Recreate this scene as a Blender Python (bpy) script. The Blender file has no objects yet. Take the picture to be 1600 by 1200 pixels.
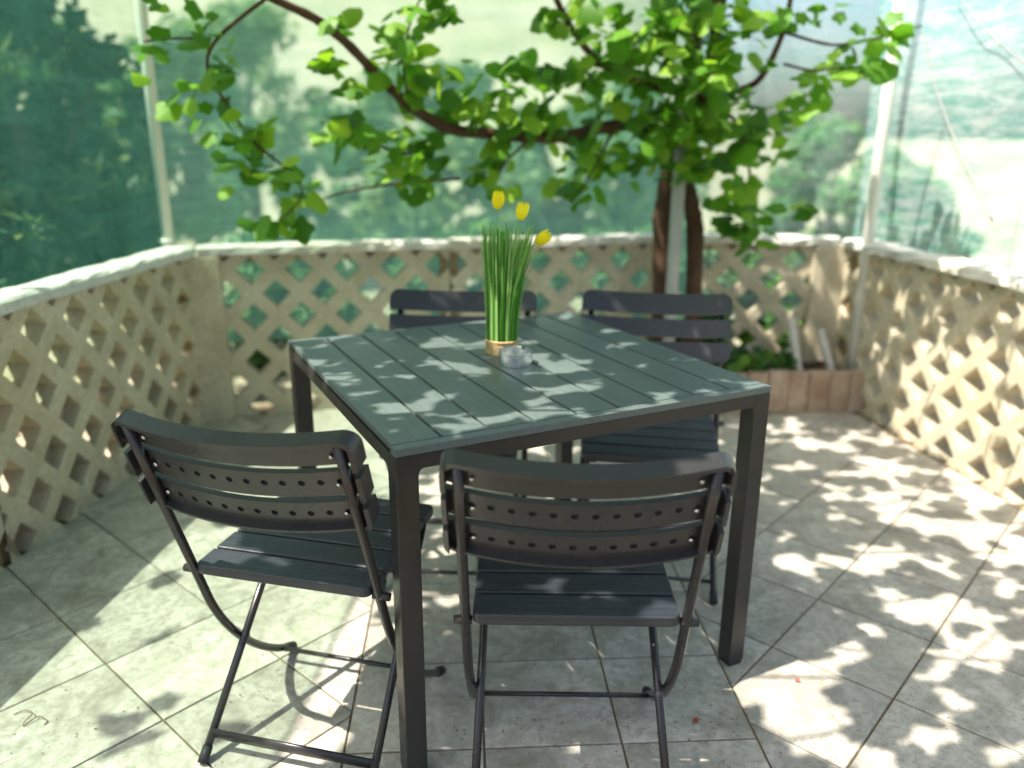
import bpy, bmesh, math, random
import numpy as np
from mathutils import Vector, Matrix

random.seed(7)
rng = np.random.default_rng(7)
scene = bpy.context.scene
C = scene.collection
PI = math.pi

# ------------------------------------------------------------------ camera
F_PX, PITCH, ROLL, CAM_H = 1266.3, 0.29893, 0.00578, 1.2853
cp, sp = math.cos(PITCH), math.sin(PITCH)
FW = Vector((0, cp, -sp)); UP0 = Vector((0, sp, cp)); RT0 = Vector((1, 0, 0))
RT = RT0*math.cos(ROLL) + UP0*math.sin(ROLL)
UP = UP0*math.cos(ROLL) - RT0*math.sin(ROLL)
CAM = Vector((0, 0, CAM_H))
cd = bpy.data.cameras.new('camera')
cam = bpy.data.objects.new('camera', cd); C.objects.link(cam)
m = Matrix.Identity(4)
for i in range(3):
    m[i][0] = RT[i]; m[i][1] = UP[i]; m[i][2] = -FW[i]; m[i][3] = CAM[i]
cam.matrix_world = m
cd.sensor_width = 36.0; cd.lens = F_PX/1600*36.0
cd.clip_start = 0.05; cd.clip_end = 5000
cd.dof.use_dof = True; cd.dof.focus_distance = 1.60; cd.dof.aperture_fstop = 1.5
scene.camera = cam

# ------------------------------------------------------------------ sky, sun, exposure
SUN_EL = math.radians(61.5)
SUN_H = Vector((-0.363, -0.124, 0)).normalized()
TOSUN = Vector((SUN_H.x*math.cos(SUN_EL), SUN_H.y*math.cos(SUN_EL), math.sin(SUN_EL)))
w = bpy.data.worlds.new('World'); scene.world = w; w.use_nodes = True
nt = w.node_tree; bg = nt.nodes['Background']
sk = nt.nodes.new('ShaderNodeTexSky'); sk.sky_type = 'NISHITA'; sk.sun_disc = False
sk.sun_elevation = SUN_EL; sk.sun_rotation = math.atan2(SUN_H.x, SUN_H.y)
sk.air_density = 1.0; sk.dust_density = 4.5; sk.ozone_density = 1.0
nt.links.new(sk.outputs[0], bg.inputs[0]); bg.inputs[1].default_value = 0.125
sd = bpy.data.lights.new('sun', 'SUN'); sd.energy = 5.0; sd.angle = math.radians(0.53); sd.color = (1.0, 0.925, 0.835)
sun = bpy.data.objects.new('sun', sd); C.objects.link(sun)
sun.rotation_euler = TOSUN.to_track_quat('Z', 'Y').to_euler(); sun.location = TOSUN*20
scene.view_settings.view_transform = 'Standard'; scene.view_settings.look = 'None'
scene.view_settings.gamma = 1.0; scene.view_settings.exposure = 1.22
scene.render.engine = 'CYCLES'
scene.cycles.use_denoising = True
scene.cycles.max_bounces = 8; scene.cycles.diffuse_bounces = 5
scene.cycles.transparent_max_bounces = 24
scene.cycles.sample_clamp_indirect = 8.0

# ------------------------------------------------------------------ helpers
def P(px, py, y):
    """point of the place seen at photo pixel (px,py) at world depth y"""
    d = RT*((px-800)/F_PX) - UP*((py-600)/F_PX) + FW
    return CAM + d*(y/d.y)

def setp(o, label=None, cat=None, group=None, kind=None):
    if label: o['label'] = label
    if cat: o['category'] = cat
    if group: o['group'] = group
    if kind: o['kind'] = kind
    return o

def empty(name, loc=(0, 0, 0), rz=0, **k):
    o = bpy.data.objects.new(name, None); C.objects.link(o)
    o.location = loc; o.rotation_euler = (0, 0, rz); o.empty_display_size = 0.1
    return setp(o, **k)

def mk(name, verts, faces, mat, parent=None, smooth=False):
    me = bpy.data.meshes.new(name)
    me.from_pydata([tuple(v) for v in verts], [], faces); me.update()
    return link(name, me, mat, parent, smooth)

def link(name, me, mat, parent=None, smooth=False):
    if mat is not None and not me.materials: me.materials.append(mat)
    if smooth: me.polygons.foreach_set('use_smooth', [True]*len(me.polygons))
    o = bpy.data.objects.new(name, me); C.objects.link(o)
    if parent is not None: o.parent = parent
    return o

def bevel(o, wd, seg=2, ang=0.6):
    b = o.modifiers.new('bevel', 'BEVEL'); b.width = wd; b.segments = seg
    b.limit_method = 'ANGLE'; b.angle_limit = ang; b.harden_normals = False
    return o

def apply_mods(o):
    dg = bpy.context.evaluated_depsgraph_get()
    me = bpy.data.meshes.new_from_object(o.evaluated_get(dg))
    o.modifiers.clear(); o.data = me
    return o

def box_v(x0, x1, y0, y1, z0, z1):
    v = [(x0,y0,z0),(x1,y0,z0),(x1,y1,z0),(x0,y1,z0),(x0,y0,z1),(x1,y0,z1),(x1,y1,z1),(x0,y1,z1)]
    f = [(3,2,1,0),(4,5,6,7),(0,1,5,4),(1,2,6,5),(2,3,7,6),(3,0,4,7)]
    return v, f

def box(name, x0, x1, y0, y1, z0, z1, mat, parent=None, bv=0.0):
    v, f = box_v(x0, x1, y0, y1, z0, z1)
    o = mk(name, v, f, mat, parent)
    if bv: bevel(o, bv)
    return o

def sweep(pts, rad, n=10, cap=True, sx=1.0):
    """tube along points; returns verts, faces"""
    pts = [Vector(p) for p in pts]
    k = len(pts)
    if not hasattr(rad, '__len__'): rad = [rad]*k
    T = []
    for i in range(k):
        a = pts[max(i-1, 0)]; b = pts[min(i+1, k-1)]
        T.append((b-a).normalized())
    up = Vector((0, 0, 1)) if abs(T[0].z) < 0.9 else Vector((1, 0, 0))
    nrm = T[0].cross(up).normalized()
    V = []; F = []
    for i in range(k):
        nrm = (nrm - T[i]*nrm.dot(T[i])).normalized()
        bn = T[i].cross(nrm)
        for j in range(n):
            a = 2*PI*j/n
            V.append(pts[i] + (nrm*math.cos(a)*sx + bn*math.sin(a))*rad[i])
    for i in range(k-1):
        for j in range(n):
            a = i*n+j; b = i*n+(j+1) % n
            F.append((a, b, b+n, a+n))
    if cap:
        F.append(tuple(range(n-1, -1, -1))); F.append(tuple(range((k-1)*n, k*n)))
    return V, F

def join(*parts):
    V = []; F = []
    for v, f in parts:
        o = len(V); V += list(v); F += [tuple(i+o for i in q) for q in f]
    return V, F

def tube(name, pts, rad, mat, parent=None, n=10, sx=1.0):
    v, f = sweep(pts, rad, n, True, sx)
    o = mk(name, v, f, mat, parent, True)
    return o

def bez(p0, p1, p2, p3, n):
    out = []
    for i in range(n+1):
        t = i/n; s = 1-t
        out.append(Vector(p0)*s**3 + Vector(p1)*3*s*s*t + Vector(p2)*3*s*t*t + Vector(p3)*t**3)
    return out

def smoothpath(pts, n=6):
    pts = [Vector(p) for p in pts]; out = []
    for i in range(len(pts)-1):
        a = pts[max(i-1, 0)]; b = pts[i]; c = pts[i+1]; d = pts[min(i+2, len(pts)-1)]
        for k in range(n):
            t = k/n
            out.append(0.5*((2*b) + (c-a)*t + (2*a-5*b+4*c-d)*t*t + (3*b-a-3*c+d)*t**3))
    out.append(pts[-1])
    return out

# ------------------------------------------------------------------ materials
class NB:
    def __init__(s, name):
        s.m = bpy.data.materials.new(name); s.m.use_nodes = True
        s.t = s.m.node_tree; s.n = s.t.nodes; s.b = s.n['Principled BSDF']; s.out = s.n['Material Output']
    def add(s, typ, **k):
        n = s.n.new(typ)
        for a, b in k.items(): setattr(n, a, b)
        return n
    def L(s, a, b): s.t.links.new(a, b)
    def coord(s, which='Object', scale=(1, 1, 1), perobj=0.0):
        tc = s.add('ShaderNodeTexCoord'); mp = s.add('ShaderNodeMapping')
        mp.inputs['Scale'].default_value = scale
        s.L(tc.outputs[which], mp.inputs[0])
        if perobj:
            oi = s.add('ShaderNodeObjectInfo'); mu = s.add('ShaderNodeMath', operation='MULTIPLY')
            s.L(oi.outputs['Random'], mu.inputs[0]); mu.inputs[1].default_value = perobj
            s.L(mu.outputs[0], mp.inputs['Location'])
        return mp.outputs[0]
    def noise(s, co, scale, detail=4, rough=0.55, dist=0.0):
        n = s.add('ShaderNodeTexNoise'); n.inputs['Scale'].default_value = scale
        n.inputs['Detail'].default_value = detail; n.inputs['Roughness'].default_value = rough
        n.inputs['Distortion'].default_value = dist
        s.L(co, n.inputs['Vector']); return n.outputs['Fac']
    def ramp(s, fac, stops):
        r = s.add('ShaderNodeValToRGB'); e = r.color_ramp.elements
        while len(e) > 1: e.remove(e[-1])
        for i, (p, c) in enumerate(stops):
            el = e[0] if i == 0 else e.new(p)
            el.position = p; el.color = (c, c, c, 1) if not hasattr(c, '__len__') else (*c, 1)
        s.L(fac, r.inputs[0]); return r.outputs[0]
    def mix(s, fac, a, b, mode='MIX'):
        x = s.add('ShaderNodeMix', data_type='RGBA', blend_type=mode)
        for sock, v in ((x.inputs['Factor'], fac), (x.inputs['A'], a), (x.inputs['B'], b)):
            if hasattr(v, 'is_linked'): s.L(v, sock)
            elif hasattr(v, '__len__'): sock.default_value = (*v, 1)
            else: sock.default_value = v
        return x.outputs['Result']
    def bump(s, h, strength, dist=0.01):
        b = s.add('ShaderNodeBump'); b.inputs['Strength'].default_value = strength
        b.inputs['Distance'].default_value = dist
        s.L(h, b.inputs['Height']); s.L(b.outputs[0], s.b.inputs['Normal'])
    def set(s, color=None, rough=None, metal=None, spec=None):
        for k, v in (('Base Color', color), ('Roughness', rough), ('Metallic', metal), ('Specular IOR Level', spec)):
            if v is None: continue
            if hasattr(v, 'is_linked'): s.L(v, s.b.inputs[k])
            elif hasattr(v, '__len__'): s.b.inputs[k].default_value = (*v, 1)
            else: s.b.inputs[k].default_value = v
        return s.m

def m_tile():
    b = NB('stone_tile'); co = b.coord('Object', perobj=37.0)
    n1 = b.noise(co, 7.5, 8, 0.68, 1.1); n2 = b.noise(co, 46, 6, 0.75); n3 = b.noise(co, 2.2, 3)
    col = b.ramp(n1, [(0.32, (0.275, 0.255, 0.21)), (0.48, (0.43, 0.405, 0.345)), (0.66, (0.60, 0.57, 0.50))])
    col = b.mix(b.ramp(n2, [(0.36, 0.75), (0.55, 0.0)]), col, (0.255, 0.235, 0.185))
    col = b.mix(b.ramp(n3, [(0.45, 0.0), (0.75, 0.45)]), col, (0.50, 0.46, 0.38))
    vo = b.add('ShaderNodeTexVoronoi'); vo.inputs['Scale'].default_value = 42; b.L(co, vo.inputs['Vector'])
    gate = b.ramp(b.noise(co, 3.3, 3, 0.6), [(0.5, 0.0), (0.62, 1.0)])
    sp_ = b.ramp(vo.outputs['Distance'], [(0.06, 1.0), (0.13, 0.0)])
    mm = b.add('ShaderNodeMath', operation='MULTIPLY'); b.L(gate, mm.inputs[0]); b.L(sp_, mm.inputs[1])
    col = b.mix(mm.outputs[0], col, (0.07, 0.06, 0.045))
    oi = b.add('ShaderNodeObjectInfo')
    col = b.mix(1.0, col, b.ramp(oi.outputs['Random'], [(0.0, 0.82), (1.0, 1.08)]), 'MULTIPLY')
    b.bump(b.mix(0.5, n1, n2), 0.45, 0.005)
    return b.set(col, b.ramp(n2, [(0.3, 0.5), (0.7, 0.75)]), spec=0.35)

def m_grout():
    b = NB('grout'); co = b.coord()
    n = b.noise(co, 14, 5, 0.7)
    return b.set(b.ramp(n, [(0.3, (0.075, 0.056, 0.030)), (0.7, (0.20, 0.155, 0.085))]), 0.95)

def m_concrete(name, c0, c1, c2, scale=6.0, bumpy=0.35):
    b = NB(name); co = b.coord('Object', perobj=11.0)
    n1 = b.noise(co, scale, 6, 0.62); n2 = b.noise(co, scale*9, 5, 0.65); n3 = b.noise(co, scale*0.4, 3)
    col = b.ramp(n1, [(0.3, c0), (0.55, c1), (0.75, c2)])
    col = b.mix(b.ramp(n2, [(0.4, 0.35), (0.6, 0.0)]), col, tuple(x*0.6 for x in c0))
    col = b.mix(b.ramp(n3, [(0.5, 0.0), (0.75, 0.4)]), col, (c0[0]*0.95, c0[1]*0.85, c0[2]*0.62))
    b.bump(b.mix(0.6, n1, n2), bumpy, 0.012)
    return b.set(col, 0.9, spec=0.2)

def m_grain(name, c0, c1, axis='X', rough=0.42, strength=0.25, fine=1.0):
    b = NB(name)
    sc = (3, 90*fine, 90*fine) if axis == 'X' else (90*fine, 3, 90*fine)
    co = b.coord('Object', sc, perobj=23.0)
    n = b.noise(co, 1.3, 6, 0.62, 0.8); co2 = b.coord('Object', perobj=5.0); n2 = b.noise(co2, 5, 4)
    col = b.ramp(n, [(0.3, c0), (0.7, c1)])
    col = b.mix(b.ramp(n2, [(0.45, 0.0), (0.75, 0.35)]), col, tuple(x*1.25 for x in c1))
    b.bump(n, strength, 0.003)
    return b.set(col, b.ramp(n2, [(0.3, rough-0.06), (0.7, rough+0.12)]), spec=0.5)

def m_plain(name, col, rough, metal=0.0, var=0.12, scale=30, bumpy=0.05, spec=0.5):
    b = NB(name); co = b.coord('Object', perobj=9.0)
    n = b.noise(co, scale, 5, 0.6); n2 = b.noise(co, scale*0.15, 3)
    c = b.ramp(b.mix(0.5, n, n2), [(0.3, tuple(x*(1-var) for x in col)), (0.7, tuple(x*(1+var) for x in col))])
    b.bump(n, bumpy, 0.002)
    return b.set(c, b.ramp(n2, [(0.3, max(rough-0.08, 0.05)), (0.7, min(rough+0.08, 1))]), metal, spec)

def m_leaf(name, dark, mid, light, trans=0.42, perisland=False):
    b = NB(name)
    if perisland:
        g = b.add('ShaderNodeNewGeometry'); r = g.outputs['Random Per Island']
    else:
        r = b.add('ShaderNodeObjectInfo').outputs['Random']
    col = b.ramp(r, [(0.0, dark), (0.5, mid), (1.0, light)])
    b.set(col, 0.5, spec=0.35)
    tr = b.add('ShaderNodeBsdfTranslucent'); b.L(b.mix(1.0, col, (1.35, 1.45, 0.7), 'MULTIPLY'), tr.inputs[0])
    ms = b.add('ShaderNodeMixShader'); ms.inputs[0].default_value = trans
    b.L(b.b.outputs[0], ms.inputs[1]); b.L(tr.outputs[0], ms.inputs[2]); b.L(ms.outputs[0], b.out.inputs[0])
    return b.m

def m_net(name, col, cover, tint, col2=None, back=0.5, streak=(1.0, 1.0, 14.0)):
    """woven shade net: threads cover part of the area, light passes between them"""
    b = NB(name); co = b.coord('Object', streak)
    n = b.noise(co, 2.2, 5, 0.65); co2 = b.coord('Object', (1.6, 1.6, 0.35)); n2 = b.noise(co2, 3.0, 3)
    fac = b.ramp(b.mix(0.5, n, n2), [(0.3, cover-0.14), (0.7, cover+0.14)])
    d = b.add('ShaderNodeBsdfDiffuse')
    t = b.add('ShaderNodeBsdfTranslucent')
    cc = b.ramp(b.noise(b.coord('Object', (2.0, 2.0, 9.0)), 3.0, 5, 0.7, 0.5), [(0.38, col), (0.62, col2 or tuple(x*1.15 for x in col))])
    b.L(cc, d.inputs[0]); b.L(cc, t.inputs[0])
    a = b.add('ShaderNodeMixShader'); a.inputs[0].default_value = back
    b.L(d.outputs[0], a.inputs[1]); b.L(t.outputs[0], a.inputs[2])
    tp = b.add('ShaderNodeBsdfTransparent'); tp.inputs[0].default_value = (*tint, 1)
    ms = b.add('ShaderNodeMixShader'); b.L(fac, ms.inputs[0]); b.L(tp.outputs[0], ms.inputs[1]); b.L(a.outputs[0], ms.inputs[2])
    b.L(ms.outputs[0], b.out.inputs[0])
    return b.m

M = {}
M['tile'] = m_tile(); M['grout'] = m_grout()
M['lattice'] = m_concrete('cast_concrete', (0.47, 0.41, 0.29), (0.61, 0.545, 0.40), (0.69, 0.63, 0.49))
M['recess'] = m_concrete('brown_concrete', (0.24, 0.17, 0.09), (0.34, 0.26, 0.15), (0.42, 0.34, 0.21))  # browner tone for the recessed panel borders
M['coping'] = m_concrete('painted_coping', (0.58, 0.57, 0.50), (0.70, 0.69, 0.62), (0.78, 0.77, 0.71), 5.0, 0.5)
M['board'] = m_grain('table_board', (0.088, 0.116, 0.108), (0.122, 0.152, 0.143), 'Y', 0.36, 0.5)
M['slat'] = m_grain('chair_slat', (0.018, 0.022, 0.028), (0.036, 0.042, 0.050), 'X', 0.38, 0.45)
M['backslat'] = m_plain('moulded_plastic', (0.033, 0.033, 0.032), 0.30, 0, 0.10, 60, 0.08)
M['frame'] = m_plain('powder_coat', (0.028, 0.027, 0.026), 0.36, 0.0, 0.10, 160, 0.12)
M['steel_tube'] = m_plain('painted_tube', (0.040, 0.038, 0.039), 0.26, 0.35, 0.10, 80, 0.05)
M['rubber'] = m_plain('black_rubber', (0.018, 0.018, 0.02), 0.6)
M['screw'] = m_plain('zinc_screw', (0.62, 0.60, 0.58), 0.3, 1.0)
M['steel'] = m_plain('brushed_steel', (0.86, 0.85, 0.83), 0.26, 1.0, 0.06, 200, 0.05)
M['pipe'] = m_plain('white_pipe', (0.66, 0.66, 0.58), 0.55, 0, 0.10, 12, 0.05)
M['grey_pipe'] = m_plain('grey_pipe', (0.42, 0.43, 0.40), 0.55, 0, 0.15, 12, 0.05)
M['bark'] = m_concrete('vine_bark', (0.075, 0.042, 0.026), (0.125, 0.075, 0.048), (0.18, 0.115, 0.075), 16.0, 1.0)
M['leaf'] = m_leaf('vine_leaf', (0.050, 0.150, 0.012), (0.110, 0.285, 0.020), (0.290, 0.470, 0.042))
M['leaf_mass'] = m_leaf('vine_leaf_mass', (0.050, 0.150, 0.012), (0.110, 0.285, 0.020), (0.290, 0.470, 0.042), 0.42, True)
M['grass'] = m_leaf('plastic_grass', (0.020, 0.120, 0.016), (0.130, 0.400, 0.040), (0.480, 0.700, 0.260), 0.25, True)
M['petal'] = m_leaf('yellow_petal', (0.92, 0.76, 0.012), (0.93, 0.80, 0.015), (0.94, 0.83, 0.02), 0.3)
M['rope'] = m_plain('jute_rope', (0.52, 0.36, 0.17), 0.85, 0, 0.25, 220, 0.6)
M['wire'] = m_plain('galvanised_wire', (0.25, 0.25, 0.25), 0.5, 0.6)
M['brick'] = m_concrete('terracotta', (0.34, 0.235, 0.165), (0.48, 0.36, 0.265), (0.60, 0.48, 0.37), 9.0, 0.4)
M['soil'] = m_concrete('soil', (0.035, 0.022, 0.013), (0.06, 0.04, 0.025), (0.10, 0.07, 0.045), 20.0, 1.0)
M['net_l'] = m_net('dark_green_shade_net', (0.05, 0.165, 0.13), 0.40, (0.76, 0.97, 0.84))
M['net'] = m_net('green_shade_net', (0.36, 0.74, 0.60), 0.42, (0.84, 1.0, 0.93), None, 0.6)
M['net_c'] = m_net('part_sky_whitened_net', (0.40, 0.70, 0.60), 0.26, (0.88, 1.0, 0.95), (0.88, 0.93, 0.92), 0.5)  # white streaks in the thread colour stand in for bright sky behind
M['net_r'] = m_net('sky_whitened_net', (0.22, 0.52, 0.46), 0.50, (0.95, 1.0, 0.98), (0.72, 0.82, 0.80), 0.32)  # thread colour whitened to carry the brightness of the sky behind
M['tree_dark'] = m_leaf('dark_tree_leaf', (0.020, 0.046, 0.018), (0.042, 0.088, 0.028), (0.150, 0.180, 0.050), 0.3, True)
M['tree_mid'] = m_leaf('mid_tree_leaf', (0.050, 0.110, 0.040), (0.085, 0.175, 0.060), (0.16, 0.27, 0.08), 0.35, True)
M['tree_green'] = m_leaf('green_tree_leaf', (0.05, 0.13, 0.05), (0.09, 0.22, 0.08), (0.16, 0.32, 0.10), 0.4, True)
M['tree_pale'] = m_leaf('pale_tree_leaf', (0.09, 0.15, 0.05), (0.14, 0.22, 0.07), (0.22, 0.30, 0.10), 0.35, True)
M['shrub'] = m_leaf('shrub_leaf', (0.025, 0.085, 0.018), (0.06, 0.16, 0.02), (0.17, 0.30, 0.03), 0.4, True)
M['dead_leaf'] = m_leaf('dry_leaf', (0.20, 0.09, 0.03), (0.30, 0.15, 0.05), (0.36, 0.22, 0.09), 0.3, True)
M['red_petal'] = m_plain('red_petal', (0.28, 0.06, 0.04), 0.6)
M['twig'] = m_plain('dry_twig', (0.20, 0.13, 0.07), 0.8)
M['stake'] = m_plain('pale_stake', (0.60, 0.57, 0.52), 0.7, 0, 0.15, 20)

def m_ground():
    b = NB('dry_hillside'); co = b.coord('Object')
    n1 = b.noise(co, 0.05, 6, 0.6); n2 = b.noise(co, 1.1, 6, 0.65); n3 = b.noise(co, 14, 4)
    col = b.ramp(n1, [(0.35, (0.24, 0.26, 0.16)), (0.5, (0.34, 0.32, 0.24)), (0.68, (0.39, 0.37, 0.29))])
    col = b.mix(b.ramp(n2, [(0.45, 0.0), (0.65, 0.55)]), col, (0.24, 0.24, 0.12))
    col = b.mix(b.ramp(n3, [(0.4, 0.3), (0.6, 0.0)]), col, (0.20, 0.16, 0.10))
    b.bump(n3, 0.6, 0.03)
    return b.set(col, 0.95, spec=0.1)
M['ground'] = m_ground()

# ------------------------------------------------------------------ setting: terrain
def sstep(a, b, x):
    t = np.clip((x-a)/(b-a), 0, 1); return t*t*(3-2*t)

def terrain_z(x, y):
    dx, dy = x, y-2.5
    r = np.hypot(dx, dy); az = np.degrees(np.arctan2(dx, dy))
    z = -0.22 - 2.6*sstep(5.0, 15.0, r)
    hill = 1 - sstep(3, 21, az)
    hill = hill*(1 - sstep(-150, -95, -np.abs(az))*0) * (np.abs(az) < 130)
    hill = hill*(1-sstep(85, 130, -az))
    rise = np.clip(r-19, 0, None)
    z = z + hill*np.minimum(rise*0.20 + 0.00035*rise**2, 60)
    z = z + (1-hill)*sstep(30, 400, r)*(-3.0)
    z = z + 0.5*np.sin(x*0.13+1.0)*np.cos(y*0.11)*sstep(8, 25, r)
    return z

def build_terrain():
    rad = np.concatenate([[0.01, 1.5, 3.0], np.geomspace(3.6, 2500, 70)])
    nA = 180
    V = []; F = []
    for r in rad:
        for k in range(nA):
            a = 2*PI*k/nA
            x = r*math.sin(a); y = 2.5+r*math.cos(a)
            V.append((x, y, float(terrain_z(np.array(x), np.array(y)))))
    for i in range(len(rad)-1):
        for k in range(nA):
            a = i*nA+k; b = i*nA+(k+1) % nA
            F.append((a, b, b+nA, a+nA)[::-1])
    o = mk('ground', V, F, M['ground'], None, True); setp(o, kind='structure')
build_terrain()

# ------------------------------------------------------------------ patio floor with tiles
# wall inner lines (plan), measured from the coping edges
WL0, WL1 = Vector((-1.665, 0.9)), Vector((-1.415, 3.575))       # left wall
WB1 = Vector((0.80, 4.14))                                     # back wall ends by the vine
WC1 = Vector((1.625, 4.06))                                    # back right corner
WR1 = Vector((2.06, 1.05))                                     # right wall runs towards the camera
FRONT_Y = 0.75
patio = [Vector((-1.71, FRONT_Y)), Vector((2.16, FRONT_Y)), WR1+Vector((.05, 0)), WC1+Vector((.06, .03)), WB1+Vector((0, .02)), WL1+Vector((-.03, .02)), WL0+Vector((-.03, 0))]

def clip(poly, a, b):
    """keep the part of poly left of the line a->b"""
    n = Vector((-(b-a).y, (b-a).x)); out = []
    for i in range(len(poly)):
        p, q = poly[i], poly[(i+1) % len(poly)]
        dp, dq = (p-a).dot(n), (q-a).dot(n)
        if dp >= 0: out.append(p)
        if (dp > 0) != (dq > 0) and abs(dp-dq) > 1e-12 and dp*dq < 0:
            out.append(p + (q-p)*(dp/(dp-dq)))
    return out

def clip_poly(poly, region):
    for i in range(len(region)):
        poly = clip(poly, region[i], region[(i+1) % len(region)])
        if len(poly) < 3: return []
    return poly

def area(p): return 0.5*sum(p[i].x*p[(i+1) % len(p)].y - p[(i+1) % len(p)].x*p[i].y for i in range(len(p)))

slab_pts = [Vector((-1.95, -1.2)), Vector((2.75, -1.2)), Vector((2.45, 1.0)), Vector((1.80, 4.22)), Vector((0.80, 4.32)), Vector((-1.58, 3.72))]
v = [(p.x, p.y, -0.004) for p in slab_pts] + [(p.x, p.y, -0.30) for p in slab_pts]; k = len(slab_pts)
floor = mk('patio_floor', v, [tuple(range(k)), tuple(range(2*k-1, k-1, -1))] + [(i, i+k, (i+1) % k+k, (i+1) % k) for i in range(k)], M['grout'])
setp(floor, kind='structure')
PHI = math.radians(3.4); U = Vector((math.cos(PHI), math.sin(PHI))); W = Vector((-U.y, U.x)); PT = 0.3045; J = 0.0052
S0 = Vector((-0.378, 1.7475))                                  # a joint crossing on the strip's left border
whole = {}
def tile(poly, key=None, loc=None, rz=0):
    """poly in plan; a whole tile shares its mesh"""
    if key is not None and key in whole:
        o = bpy.data.objects.new('tile', whole[key]); C.objects.link(o); o.parent = floor
    else:
        c = loc if loc is not None else sum(poly, Vector((0, 0)))/len(poly)
        loc = c
        loc_poly = [(p-c) for p in poly]
        if key is not None:
            ca, sa = math.cos(-rz), math.sin(-rz)
            loc_poly = [Vector((q.x*ca-q.y*sa, q.x*sa+q.y*ca)) for q in loc_poly]
        n = len(loc_poly); V = []
        def ins(d, z):
            for i in range(n):
                p = loc_poly[i]; a = (p-loc_poly[i-1]).normalized(); b = (loc_poly[(i+1) % n]-p).normalized()
                na = Vector((-a.y, a.x)); nb = Vector((-b.y, b.x)); q = na+nb
                s = d/max(0.35, q.length_squared/2)
                V.append((p.x+q.x*s, p.y+q.y*s, z))
        ins(J*0.5+0.0016, 0.0); ins(J*0.5, -0.0014); ins(J*0.5, -0.012)
        F = [tuple(range(n))]
        for r in (0, 1):
            for i in range(n):
                F.append((r*n+i, (r+1)*n+i, (r+1)*n+(i+1) % n, r*n+(i+1) % n))
        o = mk('tile', V, F, M['tile'], floor)
        if key is not None: whole[key] = o.data
    o.location = (loc.x, loc.y, random.uniform(-0.0006, 0.0006)); o.rotation_euler = (random.uniform(-.0015, .0015), random.uniform(-.0015, .0015), rz)

# straight strip, three tiles wide
for i in range(3):
    for j in range(-4, 9):
        a = S0 + U*(i*PT) + W*(j*PT); sq = [a, a+U*PT, a+U*PT+W*PT, a+W*PT]
        p = clip_poly(sq, patio)
        if len(p) < 3 or area(p) < 0.0015: continue
        full = abs(area(p)-PT*PT) < 1e-6
        tile(sq if full else p, 'sq' if full else None, a+U*(PT/2)+W*(PT/2) if full else None, PHI if full else 0)
# diagonal tiles on both sides
D1 = Vector((math.cos(PHI+PI/4), math.sin(PHI+PI/4))); D2 = Vector((-D1.y, D1.x)); PD = 0.3075
LB = S0; RB = S0 + U*(3*PT)
for side, org in ((-1, Vector((-0.589, 1.775))), (1, Vector((0.688, 1.838)))):
    for i in range(-14, 15):
        for j in range(-14, 15):
            a = org + D1*(i*PD) + D2*(j*PD); sq = [a, a+D1*PD, a+D1*PD+D2*PD, a+D2*PD]
            p = clip_poly(sq, patio)
            if len(p) < 3: continue
            p = clip(p, LB, LB+W) if side < 0 else clip(p, RB+W, RB)
            if len(p) < 3 or area(p) < 0.0015: continue
            full = abs(area(p)-PD*PD) < 1e-6
            tile(sq if full else p, 'dg' if full else None, a+(D1+D2)*(PD/2) if full else None, PHI+PI/4 if full else 0)

# ------------------------------------------------------------------ lattice walls
HC = 0.806; CT = 0.042; ZT = HC-CT; TH = 0.062; H2 = 0.1075; HA = 0.065
def lattice_mesh(L, ph, TH):
    """cast panel with diamond openings; local x along the wall, y = depth (0 = inner face), z up"""
    bm = bmesh.new(); cache = {}
    def vt(x, y, z):
        kx = (round(x, 5), round(y, 5), round(z, 5))
        if kx not in cache: cache[kx] = bm.verts.new((x, y, z))
        return cache[kx]
    for j in range(-2, 9):
        z = ZT-0.076-j*H2
        for i in range(-2, int(L/H2)+4):
            if (i+j) % 2: continue
            x = ph+i*H2
            o = [(x+H2, z), (x, z+H2), (x-H2, z), (x, z-H2)]
            h = [(x+HA, z), (x, z+HA), (x-HA, z), (x, z-HA)]
            for k in range(4):
                k2 = (k+1) % 4
                bm.faces.new([vt(o[k][0], 0, o[k][1]), vt(h[k][0], 0, h[k][1]), vt(h[k2][0], 0, h[k2][1]), vt(o[k2][0], 0, o[k2][1])])
                bm.faces.new([vt(o[k2][0], TH, o[k2][1]), vt(h[k2][0], TH, h[k2][1]), vt(h[k][0], TH, h[k][1]), vt(o[k][0], TH, o[k][1])])
                bm.faces.new([vt(h[k][0], 0, h[k][1]), vt(h[k][0], TH, h[k][1]), vt(h[k2][0], TH, h[k2][1]), vt(h[k2][0], 0, h[k2][1])])
    for co, no in (((0, 0, ZT), (0, 0, 1)), ((0, 0, -0.01), (0, 0, -1)), ((0, 0, 0), (-1, 0, 0)), ((L, 0, 0), (1, 0, 0))):
        bmesh.ops.bisect_plane(bm, geom=bm.verts[:]+bm.edges[:]+bm.faces[:], plane_co=co, plane_no=no, clear_outer=True)
    bmesh.ops.recalc_face_normals(bm, faces=bm.faces)
    bmesh.ops.dissolve_limit(bm, angle_limit=0.01, verts=bm.verts, edges=bm.edges)
    me = bpy.data.meshes.new('panel'); bm.to_mesh(me); bm.free()
    return me

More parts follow.
